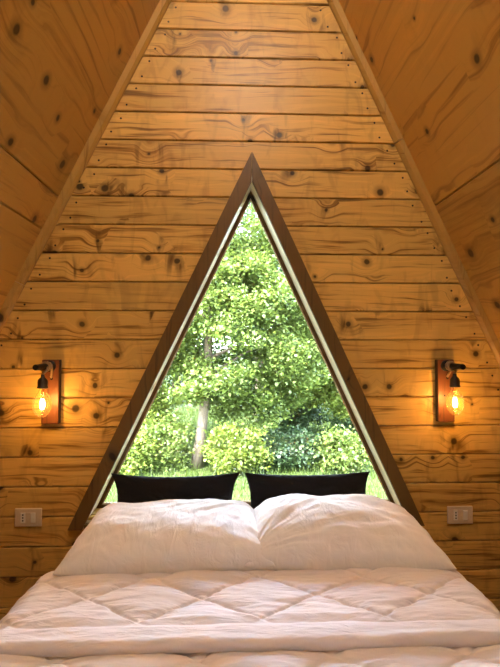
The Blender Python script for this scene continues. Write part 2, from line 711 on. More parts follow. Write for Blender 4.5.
# ---- closed ridge
rz = APZ - 0.16
prism_obj('ceiling', [(roofL(rz), rz), (roofR(rz), rz), (APX + 0.09, APZ + 0.02), (APX, APZ + 0.22), (APX - 0.09, APZ + 0.02)], Y_FRONT - 0.26, -0.03, M['roof_l'], None, 0)
bpy.data.objects['ceiling']['kind'] = 'structure'


# ---- battens in the corners between the gable and the sloping walls
def batten(name, sgn, cuts, mat):
    f = roofL if sgn < 0 else roofR
    n = nL if sgn < 0 else nR
    bm = bmesh.new()
    zs = [0.02] + sorted(cuts) + [APZ - 0.14]
    for a, b in zip(zs[:-1], zs[1:]):
        a += 0.0012
        b -= 0.0012
        q = []
        for z in (a, b):
            for dd, y in ((0.001, 0.0), (0.001, -0.026), (-0.026, -0.026), (-0.036, -0.012), (-0.038, 0.0)):
                q.append(bm.verts.new((f(z) + n.x * dd, y, z + n.z * dd)))
        for i in range(5):
            j = (i + 1) % 5
            bm.faces.new((q[i], q[j], q[5 + j], q[5 + i]))
        bm.faces.new(q[:5])
        bm.faces.new(q[5:][::-1])
    return struct(bm_obj(name, bm, mat))


batten('trim_1', -1, [CZ + 0.31], M['trim_l'])
batten('trim_2', 1, [CZ + 0.98], M['trim_r'])

# ---- floor of boards
vs, fs, bd = [], [], []
x = LX
while x < RX:
    x2 = min(x + 0.14, RX)
    b = len(vs)
    for z in (0.0, -0.04):
        vs += [(x + 0.001, Y_FRONT, z), (x2 - 0.001, Y_FRONT, z), (x2 - 0.001, 0.0, z), (x + 0.001, 0.0, z)]
    fs += [(b, b + 1, b + 2, b + 3), (b + 7, b + 6, b + 5, b + 4), (b, b + 4, b + 5, b + 1), (b + 1, b + 5, b + 6, b + 2),
           (b + 2, b + 6, b + 7, b + 3), (b + 3, b + 7, b + 4, b)]
    bd += [random.random()] * 6
    x = x2
vs2 = len(vs)
vs += [(LX - .3, Y_FRONT - .2, -0.041), (RX + .3, Y_FRONT - .2, -0.041), (RX + .3, 0.3, -0.041), (LX - .3, 0.3, -0.041),
       (LX - .3, Y_FRONT - .2, -0.14), (RX + .3, Y_FRONT - .2, -0.14), (RX + .3, 0.3, -0.14), (LX - .3, 0.3, -0.14)]
for q in ((0, 1, 2, 3), (7, 6, 5, 4), (0, 4, 5, 1), (1, 5, 6, 2), (2, 6, 7, 3), (3, 7, 4, 0)):
    fs.append(tuple(vs2 + i for i in q))
    bd.append(0.4)
struct(mesh_obj('floor', vs, fs, M['floorw'], attr=bd))

# ---- gable behind the photographer: boards round a glazed double door and a triangular light over it
verts, faces, bids, mats_idx = [], [], [], []
D0, D1, DH = APX - 0.50, APX + 0.50, 2.06
yo, yi = Y_FRONT - 0.10, Y_FRONT
quad_prism([(LX, 0), (D0, 0), (D0, DH), (roofL(DH), DH)], yo, yi)
quad_prism([(D1, 0), (RX, 0), (roofR(DH), DH), (D1, DH)], yo, yi)
quad_prism([(roofL(DH), DH), (roofR(DH), DH), (APX, APZ - 0.01)], yo, yi)
wf = mesh_obj('wall_front', verts, faces, [M['wall'], M['nail']], attr=bids)
struct(wf)
dr = bpy.data.objects.new('door_1', None)
dr.location = (APX, Y_FRONT - 0.05, 0)
COL.objects.link(dr)
struct(dr)
tri = [(-0.36, 1.33), (0.36, 1.33), (0.0, 1.93)]
bm = bmesh.new()
for poly in ([(-0.497, 0.004), (0.497, 0.004), (0.497, 1.33), (-0.497, 1.33)], [(-0.497, 1.33), (-0.36, 1.33), (0.0, 1.93), (0, DH - .003), (-0.497, DH - .003)],
             [(0.36, 1.33), (0.497, 1.33), (0.497, DH - .003), (0, DH - .003), (0, 1.93)]):
    vs, fs = prism_xz(poly, -0.025, 0.025)
    bv = [bm.verts.new(v) for v in vs]
    for f in fs:
        bm.faces.new([bv[k] for k in f])
bmesh.ops.remove_doubles(bm, verts=bm.verts[:], dist=1e-5)
leaf = bm_obj('door_leaf', bm, M['sash'], dr)
vs, fs = prism_xz(tri, -0.004, 0.002)
mesh_obj('door_pane', vs, fs, M['glass'], leaf)
bm = bmesh.new()
tube(bm, [(-0.43, 0.026, 1.02), (-0.43, 0.07, 1.02), (-0.42, 0.075, 1.02), (-0.31, 0.075, 1.02)], 0.009, 10)
bm_obj('door_handle', bm, M['black'], leaf)

# ------------------------------------------------------------------ the triangular window over the bed
w1 = bpy.data.objects.new('window_1', None)
w1.location = (0, 0, 0)
COL.objects.link(w1)
struct(w1, 'tall triangular picture window with a dark wooden casing')
cA_o, cL_o, cR_o = win_line(0.0575)
cA_i, cL_i, cR_i = win_line(0.0)
zc = CZ - 0.79
xm = WA[0] + 0.001
prism_obj('window_casing', [(cA_o[0] - .0012, cA_o[1]), (cL_o(zc), zc), (cL_i(zc), zc), (cA_i[0] - .0012, cA_i[1])], -0.022, -0.0005, M['casing_l'], w1, 0.0018)
prism_obj('window_casing', [(cA_o[0] + .0012, cA_o[1]), (cA_i[0] + .0012, cA_i[1]), (cR_i(zc), zc), (cR_o(zc), zc)], -0.022, -0.0005, M['casing_r'], w1, 0.0018)


def tri_band(name, o1, o2, y0, y1, zb1, zb2, mat, bottom=True):
    a1, l1, r1 = win_line(o1)
    a2, l2, r2 = win_line(o2)
    bm = bmesh.new()
    polys = [[a1, (l1(zb1), zb1), (l2(zb2), zb2), a2], [a1, a2, (r2(zb2), zb2), (r1(zb1), zb1)]]
    if bottom:
        polys.append([(l1(zb1), zb1), (r1(zb1), zb1), (r2(zb2), zb2), (l2(zb2), zb2)])
    for p in polys:
        vs, fs = prism_xz(p, y0, y1)
        bv = [bm.verts.new(v) for v in vs]
        for f in fs:
            bm.faces.new([bv[k] for k in f])
    return bm_obj(name, bm, mat, w1)


ZG = CZ - 0.715                 # bottom edge of the visible pane
tri_band('window_jamb', 0.0115, 0.0005, -0.002, 0.165, ZG - 0.05, ZG - 0.038, M['jamb'])
tri_band('window_frame', 0.0005, -0.015, 0.116, 0.160, ZG - 0.037, ZG - 0.007, M['sash'])
tri_band('glazing_bead', -0.0135, -0.020, 0.120, 0.132, ZG - 0.008, ZG, M['bead'])
a3, l3, r3 = win_line(-0.015)
vs, fs = prism_xz([a3, (l3(ZG - .005), ZG - .005), (r3(ZG - .005), ZG - .005)], 0.134, 0.139)
mesh_obj('window_pane', vs, fs, M['glass'], w1)
bm = bmesh.new()
bm_box(bm, ((cL_i(zc + .05) + cR_i(zc + .05)) / 2, -0.014, ZG - 0.062), (cR_i(zc) - cL_i(zc) - .02, 0.026, 0.03), 0.003)
bm_obj('window_sill', bm, M['casing_l'], w1)


# ------------------------------------------------------------------ bulb lamps on wooden plates
def rope_strands(bm, pts, R, r, turns_per_m=70, n=6, strands=2):
    # two strands laid round a centre line
    pts = [Vector(p) for p in pts]
    L = [0.0]
    for a, b in zip(pts[:-1], pts[1:]):
        L.append(L[-1] + (b - a).length)
    N = max(24, int(L[-1] / 0.0028))

    def at(s):
        for i in range(len(pts) - 1):
            if s <= L[i + 1] or i == len(pts) - 2:
                f = (s - L[i]) / max(1e-9, L[i + 1] - L[i])
                return pts[i].lerp(pts[i + 1], f)
    cen = [at(L[-1] * i / N) for i in range(N + 1)]
    prev = None
    fr = []
    for i, p in enumerate(cen):
        t = (cen[min(i + 1, N)] - cen[max(i - 1, 0)]).normalized()
        if prev is None:
            ref = Vector((1, 0, 0)) if abs(t.x) < 0.9 else Vector((0, 0, 1))
            u = t.cross(ref).normalized()
        else:
            u = (prev - t * prev.dot(t)).normalized()
        prev = u
        fr.append((u, t.cross(u)))
    for k in range(strands):
        q = []
        for i, p in enumerate(cen):
            a = 2 * PI * (turns_per_m * L[-1] * i / N + k / strands)
            q.append(p + fr[i][0] * R * math.cos(a) + fr[i][1] * R * math.sin(a))
        tube(bm, q, r, n)


def make_lamp(X, label):
    """origin at the wall surface, height of the rod"""
    zr = CZ - 0.068
    t = thing('wall_lamp', label, 'lamp', (X, 0, zr), 'bulb lamps on wooden wall plates')
    bm = bmesh.new()
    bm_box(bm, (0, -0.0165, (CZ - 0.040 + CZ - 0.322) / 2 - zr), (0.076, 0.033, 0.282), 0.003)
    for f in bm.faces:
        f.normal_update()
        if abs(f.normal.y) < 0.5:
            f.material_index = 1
    pl = bm_obj('wall_plate', bm, [M['plate'], M['plate_shade']], t)
    for sx_, sz_, k_ in ((0.006, -0.055, 1.0), (-0.008, -0.135, 0.7)):
        bm = bmesh.new()
        bm_lathe(bm, [(0.0005, -0.0325), (0.006 * k_, -0.0335), (0.006 * k_, -0.0345), (0.0005, -0.035)], 14, 'Y', (sx_, 0, sz_))
        bm_obj('screw_head', bm, M['black'], pl)
    bm = bmesh.new()
    bm_lathe(bm, [(0.0245, -0.033), (0.0245, -0.040), (0.018, -0.043), (0.0125, -0.045), (0.0125, -0.196), (0.0115, -0.2), (0.001, -0.2005)], 24, 'Y')
    bm_obj('rod', bm, M['black'], t)
    # rope: out of the plate, wound round the rod and down to the lamp holder
    pts = [(0.004, -0.036, -0.050)]
    for i in range(0, 16):
        f = i / 15
        pts.append((0.004 + 0.012 * math.sin(f * PI / 2) , -0.036 - 0.030 * f, -0.050 + 0.050 * f))
    y0 = -0.066
    turns = 2
    for i in range(1, 20 * turns + 1):
        a = 2 * PI * i / 20
        pts.append((0.0175 * math.cos(a), y0 - 0.044 * i / (20 * turns), 0.0175 * math.sin(a)))
    pts += [(0.0165, -0.113, -0.012), (0.008, -0.117, -0.022), (0.0, -0.12, -0.031), (0.0, -0.12, -0.040)]
    bm = bmesh.new()
    rope_strands(bm, pts, 0.0027, 0.0034, 50)
    bm_obj('rope', bm, M['rope'], t, smooth=True)
    # lamp holder
    c = (0, -0.12, 0)
    bm = bmesh.new()
    bm_lathe(bm, [(0.002, -0.032), (0.0075, -0.033), (0.008, -0.044), (0.015, -0.049), (0.0195, -0.056), (0.0205, -0.064), (0.0205, -0.083),
                  (0.0225, -0.084), (0.0225, -0.090), (0.0185, -0.091), (0.017, -0.0915)], 28, 'Z', c, cap=False)
    bm_obj('lamp_holder', bm, M['socket'], t, smooth=True)
    # glass bulb
    prof = [(0.0135, -0.088), (0.0145, -0.098), (0.0185, -0.108), (0.0265, -0.120), (0.0335, -0.134), (0.0380, -0.150), (0.0390, -0.164),
            (0.0365, -0.180), (0.028, -0.195), (0.020, -0.206), (0.010, -0.2125), (0.0006, -0.2145)]
    bm = bmesh.new()
    bm_lathe(bm, prof, 32, 'Z', c, cap=False)
    bulb = bm_obj('bulb', bm, M['bulbglass'], t, smooth=True)
    bm = bmesh.new()
    bm_lathe(bm, [(0.006, -0.090), (0.006, -0.112), (0.004, -0.122), (0.0025, -0.132), (0.0018, -0.188)], 12, 'Z', c)
    bm_obj('glass_stem', bm, M['bulbglass'], bulb, smooth=True)
    bm = bmesh.new()
    bm_lathe(bm, [(0.0040, -0.1355), (0.0065, -0.1355), (0.0065, -0.1375), (0.0040, -0.1375)], 16, 'Z', c)
    for k in range(6):
        a0 = 2 * PI * k / 6
        p = []
        for i in range(9):
            f = i / 8
            rr = 0.0055 + 0.0045 * math.sin(f * PI)
            a = a0 + f * 0.5
            p.append((c[0] + rr * math.cos(a), c[1] + rr * math.sin(a), -0.137 - 0.042 * f))
        tube(bm, p, 0.0011, 6)
    bm_obj('filament', bm, M['filament'], bulb)
    ld = bpy.data.lights.new('bulb_light', 'POINT')
    ld.energy = LAMP_W
    ld.color = (1.0, 0.50, 0.13)
    ld.shadow_soft_size = 0.014
    lo = bpy.data.objects.new('bulb_light', ld)
    lo.location = (0, -0.12, -0.155)
    link(lo, bulb)
    return t


LAMP_W = 0.30
FILL_GLOW = 34.0
make_lamp(-0.800, 'bare glowing bulb hanging from a rod on the wooden plate left of the window')
make_lamp(0.972, 'bare glowing bulb hanging from a rod on the wooden plate right of the window')


# ------------------------------------------------------------------ added fill pendant under the ridge, out of view, to brighten the wood
pz = 3.36
pd = thing('added_fill_pendant', 'white globe fill lamp added out of view under the ridge', 'lamp', (APX, -1.65, pz))
bm = bmesh.new()
bm_lathe(bm, [(0.09 * math.sin(0.02 + (PI - 0.35) * i / 16), -0.09 * math.cos(0.02 + (PI - 0.35) * i / 16)) for i in range(17)], 28, 'Z')
bm_obj('globe', bm, emis('fill_globe_glow', (1.0, 0.93, 0.83, 1), FILL_GLOW), pd, smooth=True)
bm = bmesh.new()
bm_lathe(bm, [(0.033, 0.078), (0.034, 0.10), (0.022, 0.125), (0.006, 0.135)], 20, 'Z')
bm_obj('cap', bm, M['black'], pd)
bm = bmesh.new()
tube(bm, [(0, 0, 0.13), (0, 0, APZ - 0.163 - pz)], 0.004, 8)
bm_obj('cord', bm, M['black'], pd)


# ------------------------------------------------------------------ wall sockets
def make_outlet(X, Z, label):
    t = thing('wall_socket', label, 'socket', (X, 0, Z), 'beige wall socket plates')
    bm = bmesh.new()
    bm_box(bm, (0, -0.0045, 0), (0.118, 0.009, 0.080), 0.004, 3)
    bm_obj('face_plate', bm, M['cover'], t)
    bm = bmesh.new()
    bm_box(bm, (-0.0215, -0.0095, 0), (0.0205, 0.004, 0.044), 0.001)
    sk = bm_obj('socket_module', bm, M['white'], t)
    sk['label'] = 'white socket module with three round holes'
    for dz in (-0.0125, 0, 0.0125):
        bm = bmesh.new()
        bm_lathe(bm, [(0.0001, -0.0114), (0.0036, -0.0116), (0.0036, -0.0119), (0.0001, -0.0119)], 14, 'Y', (-0.0215, 0, dz))
        bm_obj('hole', bm, M['dark'], sk)
    bm = bmesh.new()
    bm_box(bm, (0.0005, -0.0095, 0), (0.0205, 0.004, 0.044), 0.001)
    bm_obj('blank_module', bm, M['cover'], t)
    bm = bmesh.new()
    bm_box(bm, (0.0225, -0.0105, 0), (0.0205, 0.006, 0.044), 0.0015, rot=Matrix.Rotation(math.radians(3), 3, 'X'))
    bm_obj('switch', bm, M['white'], t)
    return t


make_outlet(-0.897, CZ - 0.735, 'beige wall socket and switch plate on the boards at the left of the bed')
make_outlet(1.040, CZ - 0.748, 'beige wall socket and switch plate on the boards at the right of the bed')

# ------------------------------------------------------------------ bed
BX0, BX1 = -0.67, 0.81           # mattress
BXC = (BX0 + BX1) / 2
BY0, BY1 = -2.00, -0.035
BT = 0.445                       # mattress top
bed = thing('bed', 'wide low double bed frame under the white bedding', 'bed', (BXC, (BY0 + BY1) / 2, 0))
hx, hy = (BX1 - BX0) / 2, (BY1 - BY0) / 2
bm = bmesh.new()
bm_box(bm, (-hx + 0.012, 0, 0.20), (0.024, 2 * hy, 0.12), 0.004)
bm_box(bm, (hx - 0.012, 0, 0.20), (0.024, 2 * hy, 0.12), 0.004)
bm_box(bm, (0, -hy + 0.012, 0.20), (2 * hx - 0.05, 0.024, 0.12), 0.004)
bm_box(bm, (0, hy - 0.012, 0.20), (2 * hx - 0.05, 0.024, 0.12), 0.004)
bm_obj('side_rails', bm, M['bedwood'], bed)
bm = bmesh.new()
for i in range(12):
    bm_box(bm, (0, -hy + 0.12 + i * (2 * hy - 0.24) / 11, 0.243), (2 * hx - 0.05, 0.08, 0.016), 0.003)
bm_obj('slats', bm, M['bedwood'], bed)
for sx in (-1, 1):
    for sy in (-1, 1):
        bm = bmesh.new()
        bm_box(bm, (sx * (hx - 0.06), sy * (hy - 0.06), 0.07), (0.06, 0.06, 0.14), 0.004)
        bm_obj('leg', bm, M['bedwood'], bed)
bm = bmesh.new()
bm_box(bm, (0, 0, 0), (2 * hx, 2 * hy, BT - 0.252), 0.045, 4)
mt = bm_obj('mattress', bm, M['mattress'], None, smooth=True, loc=(BXC, (BY0 + BY1) / 2, 0.252 + (BT - 0.252) / 2))
tag(mt, 'thick pale mattress on the bed frame under the quilted duvet', 'mattress')


def fbm(x, y, z=0.0, o=3):
    s, a, f = 0, 1, 1
    for _ in range(o):
        s += a * noise.noise(Vector((x * f, y * f, z + f * 7.3)))
        a *= 0.5
        f *= 2.03
    return s


# ---- duvet
FX0, FX1 = -0.64, 0.775          # flat top of the duvet
DIAX, DIAY = 0.352, 0.250
QX, QY = 0.087, -0.818           # a crossing of the stitching


def stitch_dist(x, y):
    p = (x - QX) / DIAX
    q = (y - QY) / DIAY
    a = p + q
    b = p - q
    da = abs(a - round(a))
    db = abs(b - round(b))
    return min(da, db) * 0.20, da, db


def quilt(x, y, puff=0.013):
    d, da, db = stitch_dist(x, y)
    h = puff * (min(1.0, (math.sin(PI * min(da, 0.5)) * math.sin(PI * min(db, 0.5)))) ** 0.38)
    h -= 0.0055 * math.exp(-(d / 0.0055) ** 2)
    return h, d


def wrinkle(x, y, k=0.0):
    h, d = quilt(x, y)
    near = math.exp(-(d / 0.035) ** 2)
    a = fbm(x * 5.5, y * 26 + 0.7 * math.sin(x * 7), k)
    b = fbm(x * 3.0 + 5, y * 8.0, k + 3)
    return 0.0068 * a * (0.6 + 0.9 * near) + 0.006 * b


def top_profile(s, half, r):
    """s: arc length from the middle line; returns (offset from centre, drop)"""
    if s <= half:
        return s, 0.0
    a = (s - half) / r
    if a < PI / 2:
        return half + r * math.sin(a), r * (1 - math.cos(a))
    return half + r + 0.06 * min(1, (s - half - r * PI / 2) / 0.2), r + (s - half - r * PI / 2)


dv = thing('duvet', 'white quilted duvet with diamond stitching, its top edge turned back', 'duvet', (BXC, -1.25, BT))
NX, NY = 400, 260


def sheet(name, ya, yb, zoff, drop_len, k, hem=None, front=None, nx=NX, ny=NY, mat=M['duvet'], end=None, half=None):
    half = half if half else (FX1 - FX0) / 2 - 0.035
    cx = (FX0 + FX1) / 2
    r = 0.075
    S = half + r * PI / 2 + drop_len
    vs, fs = [], []
    for j in range(ny + 1):
        fy = j / ny
        y = ya + (yb - ya) * fy
        for i in range(nx + 1):
            s = -S + 2 * S * i / nx
            off, drop = top_profile(abs(s), half, r)
            sg = 1 if s >= 0 else -1
            x = cx + sg * off
            u = cx + s
            # surface
            inhem = hem is not None and y < hem
            if inhem:
                e = min(1.0, (hem - y) / 0.03)
                h = 0.010 * math.sin(e * PI / 2) + 0.0032 * fbm(u * 7, y * 30, k + 9) + 0.004 * fbm(u * 3.2, y * 5, k + 2)
            else:
                h, d = quilt(u, y)
                h += wrinkle(u, y, k)
                if hem is not None:
                    h = h * min(1, 0.15 + (y - hem) / 0.035) if y - hem < 0.03 else h
            side = min(1.0, max(0, (abs(s) - half) / (r * 1.2)))
            z = zoff + h * (1 - side) - drop
            x += sg * h * side + 0.012 * side * fbm(y * 6, s * 3, k + 5) * min(1, drop * 8)
            yy = y
            if front is not None:                   # rolled front edge of the turned-back layer
                y_e, rr, dep = front
                wob = 0.010 * fbm(u * 2.1, 3.0, k) + 0.004 * fbm(u * 9, 1.0, k)
                dd = y - (y_e + wob)
                if dd < rr:
                    tt = min(1.0, max(0.0, (rr - dd) / (rr * 2.2)))
                    ang = tt * PI * 0.9
                    yy = (y_e + wob) + rr - rr * math.sin(ang)
                    z -= dep * 0.5 * (1 - math.cos(ang))
            if end is not None:
                e = (y - end[0]) / end[1]
                if e > 0:
                    z -= end[2] * min(1, e) ** 2
            vs.append((x, yy, z))
    w = nx + 1
    for j in range(ny):
        for i in range(nx):
            fs.append((j * w + i, j * w + i + 1, (j + 1) * w + i + 1, (j + 1) * w + i))
    l = dv.location
    vs = [(a - l.x, b - l.y, c - l.z) for a, b, c in vs]
    o = mesh_obj(name, vs, fs, mat, dv, smooth=True)
    return o


LOW = BT + 0.016
sheet('duvet_body', -2.06, -0.62, LOW, 0.24, 0.0, ny=330)
fo = sheet('turned_back_layer', -0.975, -0.415, LOW + 0.030, 0.20, 4.0, hem=-0.842, front=(-0.935, 0.020, 0.040), ny=220, end=(-0.56, 0.15, 0.050))
fo['label'] = 'turned back top layer with a plain hem band'


# ---- pillows
def pillow_mesh(name, w, d, T, mat, parent, nu=120, nv=90, k=0.0, ears=0.06, power=0.5, wr=0.006, taper=0.0, hump=0.0, focus=None, px=2.3):
    """focus: (u, v) of the corner the creases fan out from"""
    vs, fs = [], []

    def pos(u, v, sgn):
        # pinched outline: edges curve in between the corners
        pin = ears
        x = w / 2 * u * (1 - pin * (1 - abs(v) ** 2.2) * abs(u) ** 6)
        y = d / 2 * v * (1 - pin * (1 - abs(u) ** 2.2) * abs(v) ** 6)
        x *= 1 - taper * (v + 1) / 2
        e = max(0.0, (1 - abs(u) ** px)) * max(0.0, (1 - abs(v) ** 2.3))
        t = T / 2 * e ** power * (1 + hump * u)
        edge = 1 - min(1.0, e * 1.5)
        amp = wr * min(1.0, e * 6) ** 0.5
        fu, fv = focus if focus else (0.0, 0.0)
        a = math.atan2(v - fv, u - fu)
        rr = math.hypot(u - fu, v - fv)
        q = k + (3 if sgn < 0 else 0)
        fan = fbm(a * 5.0, rr * 0.9, q)
        fan = (1 - abs(fan) * 2.2) if focus else fan
        rad = fbm(math.atan2(v, u) * 6.0, math.hypot(u, v) * 1.2, q + 7)
        lg = fbm(u * 1.7 + v, v * 1.3 - u * 0.5, q + 11)
        t += amp * (fan * (0.9 * math.exp(-rr * 0.55) if focus else 0.5) + rad * 0.9 * edge + lg * 1.6)
        z = sgn * max(t, 0.0)
        if sgn < 0:
            z *= 0.5
        # the seam line wavers a little
        z += 0.006 * fbm(u * 2.2 + v, v * 2.4, q * 0 + k + 31) * edge
        return (x, y, z)
    idx = {}
    for sgn in (1, -1):
        for j in range(nv + 1):
            for i in range(nu + 1):
                u = -1 + 2 * i / nu
                v = -1 + 2 * j / nv
                # concentrate samples near the border
                uu = math.sin(u * PI / 2) * 0.5 + u * 0.5
                vv = math.sin(v * PI / 2) * 0.5 + v * 0.5
                border = i in (0, nu) or j in (0, nv)
                if border and sgn < 0:
                    idx[(sgn, i, j)] = idx[(1, i, j)]
                    continue
                idx[(sgn, i, j)] = len(vs)
                p = pos(uu, vv, sgn)
                vs.append(p)
        for j in range(nv):
            for i in range(nu):
                q = [idx[(sgn, i, j)], idx[(sgn, i + 1, j)], idx[(sgn, i + 1, j + 1)], idx[(sgn, i, j + 1)]]
                fs.append(q if sgn > 0 else q[::-1])
    return mesh_obj(name, vs, fs, mat, parent, smooth=True)


def place(o, loc, rx=0, ry=0, rz=0):
    o.location = loc
    o.rotation_euler = (math.radians(rx), math.radians(ry), math.radians(rz))


p1 = pillow_mesh('pillow', 0.745, 0.45, 0.225, M['pillow'], None, k=1.0, px=5.0, power=0.46, taper=0.11, wr=0.007, focus=(1.0, 0.6))
place(p1, (-0.228, -0.322, BT + 0.085), rx=5, ry=-1.0, rz=1)
tag(p1, 'white pillow left of the other white one, on the duvet before the black pillows', 'pillow', 'white pillows')
p2 = pillow_mesh('pillow', 0.73, 0.45, 0.275, M['pillow'], None, k=37.0, px=3.6, taper=0.08, wr=0.008, hump=-0.10, focus=(-1.0, -0.9))
place(p2, (0.412, -0.322, BT + 0.083), rx=5, ry=1.0, rz=-1)
tag(p2, 'plumper white pillow on the right half of the bed before the black pillows', 'pillow', 'white pillows')
b1 = pillow_mesh('pillow', 0.565, 0.27, 0.11, M['blackcloth'], None, k=61.0, ears=0.13, wr=0.005)
place(b1, (-0.245, -0.075, BT + 0.138), rx=78, rz=0)
tag(b1, 'black pillow propped against the window behind the left white pillow', 'pillow', 'black pillows')
b2 = pillow_mesh('pillow', 0.56, 0.27, 0.11, M['blackcloth'], None, k=83.0, ears=0.10, wr=0.005)
place(b2, (0.335, -0.075, BT + 0.136), rx=78, rz=0)
tag(b2, 'black pillow propped against the window behind the right white pillow', 'pillow', 'black pillows')

# ------------------------------------------------------------------ outdoors
GZ = -0.45


def gz(x, y):
    return GZ + 0.10 * noise.noise(Vector((x * 0.25, y * 0.25, 1.0))) + max(0.0, y - 9) * 0.05


vs, fs = [], []
n = 90
for j in range(n + 1):
    for i in range(n + 1):
        x = -30 + 60 * i / n
        y = -26 + 66 * j / n
        vs.append((x, y, gz(x, y)))
for j in range(n):
    for i in range(n):
        a = j * (n + 1) + i
        fs.append((a, a + 1, a + n + 2, a + n + 1))
gr = mesh_obj('ground', vs, fs, M['ground'], smooth=True)
struct(gr)


def leaves_mesh(name, pts, size, mat, parent, up=0.5, droop=0.25):
    """pts: (N,3) leaf positions in parent space; each leaf a folded six-corner blade"""
    N = len(pts)
    nrm = rng.normal(size=(N, 3))
    nrm[:, 2] = np.abs(nrm[:, 2]) + up
    nrm /= np.linalg.norm(nrm, axis=1)[:, None]
    t = rng.normal(size=(N, 3))
    t[:, 2] -= droop
    t -= nrm * np.sum(t * nrm, axis=1)[:, None]
    t /= np.linalg.norm(t, axis=1)[:, None]
    s = np.cross(nrm, t)
    L = size * rng.uniform(0.6, 1.25, (N, 1))
    Wd = L * rng.uniform(0.28, 0.40, (N, 1))
    v = np.empty((N, 6, 3))
    v[:, 0] = pts - t * L * 0.5
    v[:, 1] = pts - t * L * 0.12 + s * Wd - nrm * Wd * 0.25
    v[:, 2] = pts + t * L * 0.22 + s * Wd * 0.8 - nrm * Wd * 0.2
    v[:, 3] = pts + t * L * 0.5 - nrm * L * 0.08
    v[:, 4] = pts + t * L * 0.22 - s * Wd * 0.8 - nrm * Wd * 0.2
    v[:, 5] = pts - t * L * 0.12 - s * Wd - nrm * Wd * 0.25
    me = bpy.data.meshes.new(name)
    me.vertices.add(N * 6)
    me.vertices.foreach_set('co', v.reshape(-1))
    base = (np.arange(N) * 6)[:, None]
    q = np.concatenate([base + np.array([0, 1, 2, 3]), base + np.array([0, 3, 4, 5])], axis=1).reshape(-1)
    me.loops.add(N * 8)
    me.loops.foreach_set('vertex_index', q.astype(np.int32))
    me.polygons.add(N * 2)
    me.polygons.foreach_set('loop_start', (np.arange(N * 2) * 4).astype(np.int32))
    me.materials.append(mat)
    me.update(calc_edges=True)
    me.validate()
    o = bpy.data.objects.new(name, me)
    return link(o, parent)


def crown_points(c, rad, clusters, per, spread, hollow=0.45):
    c = np.array(c)
    rad = np.array(rad)
    d = rng.normal(size=(clusters, 3))
    d /= np.linalg.norm(d, axis=1)[:, None]
    r = rng.uniform(hollow, 1.0, (clusters, 1)) ** 0.7
    cen = c + d * r * rad
    pts = cen[:, None, :] + rng.normal(size=(clusters, per, 3)) * np.array([spread, spread, spread * 0.55])
    return cen, pts.reshape(-1, 3)


def tree(x, y, trunk_h, trunk_r, crowns, leaf, lmat, bmat, label, cat='tree', lean=(0, 0), group='trees beyond the window', nb=26, name='tree', twigs=0):
    z = gz(x, y) - 0.05
    t = thing(name, label, cat, (x, y, z), group)
    allp, cens = [], []
    for c, rad, cl, per, sp in crowns:
        cen, p = crown_points(c, rad, cl, per, sp)
        allp.append(p)
        cens.append(cen)
    pts = np.concatenate(allp)
    cens = np.concatenate(cens)
    pts = pts[pts[:, 2] > 0.12]
    leaves_mesh('foliage', pts, leaf, lmat, t)
    bm = bmesh.new()
    tp = []
    m = 9
    for i in range(m):
        f = i / (m - 1)
        tp.append(Vector((lean[0] * f + 0.07 * math.sin(f * 5 + x), lean[1] * f + 0.05 * math.cos(f * 4 + y), trunk_h * f)))
    tube(bm, tp, [trunk_r * (1.25 - 0.25 * min(1, i)) * (1 - 0.62 * i / (m - 1)) for i in range(m)], 10)
    tr = bm_obj('trunk', bm, bmat, t, smooth=True)
    sel = rng.choice(len(cens), min(nb, len(cens)), replace=False)
    for s in sel:
        e = Vector(cens[s])
        f = min(0.97, max(0.3, (e.z - 0.35 * math.hypot(e.x, e.y)) / trunk_h))
        i0 = f * (m - 1)
        i = int(i0)
        a = tp[i].lerp(tp[min(i + 1, m - 1)], i0 - i)
        midp = a.lerp(e, 0.5) + Vector((random.uniform(-.15, .15), random.uniform(-.15, .15), random.uniform(0, .25)))
        r0 = trunk_r * (0.42 - 0.25 * f)
        bm = bmesh.new()
        tube(bm, [a, a.lerp(midp, .5), midp, midp.lerp(e, .55), e], [r0, r0 * .8, r0 * .6, r0 * .4, r0 * .2], 6)
        bm_obj('branch', bm, bmat, t, smooth=True)
    return t


# main tree behind the left half of the pane
tree(-0.48, 5.0, 4.2, 0.085, [((0.55, 0.2, 2.05), (1.45, 0.95, 1.45), 250, 230, 0.13), ((0.45, 0.3, 3.9), (1.3, 1.0, 1.2), 105, 190, 0.13)],
     0.056, M['leaf_a'], M['bark_pale'], 'leafy broad tree whose pale trunk stands behind the left black pillow', lean=(0.15, 0), nb=12)
# left tree with a bent limb
tree(-2.15, 6.4, 3.6, 0.07, [((0.25, 0, 2.1), (1.05, 0.9, 1.7), 160, 210, 0.14), ((0.2, 0, 0.8), (1.1, .7, .6), 70, 170, .13)],
     0.056, M['leaf_b'], M['bark'], 'slim yellow-green tree at the left edge of the window', lean=(-0.3, 0), nb=10)
# right tree with bare grey twigs
tree(2.45, 6.4, 3.8, 0.10, [((-0.3, 0, 2.1), (1.15, 0.9, 1.5), 160, 210, 0.14), ((-.5, -.2, 1.15), (.9, .5, .5), 60, 170, .12)],
     0.056, M['leaf_b'], M['bark_pale'], 'bright green tree at the right edge of the window', lean=(-0.2, 0), nb=12)
# taller, thinner tree with sky showing through it
tree(0.55, 9.0, 6.6, 0.10, [((-0.4, 0, 5.2), (1.7, 1.2, 1.6), 120, 140, 0.17), ((-0.2, 0, 3.2), (1.7, 1.0, 1.3), 90, 130, .18)],
     0.08, M['leaf_d'], M['bark_pale'], 'tall open-crowned tree rising to the apex of the window', nb=10)
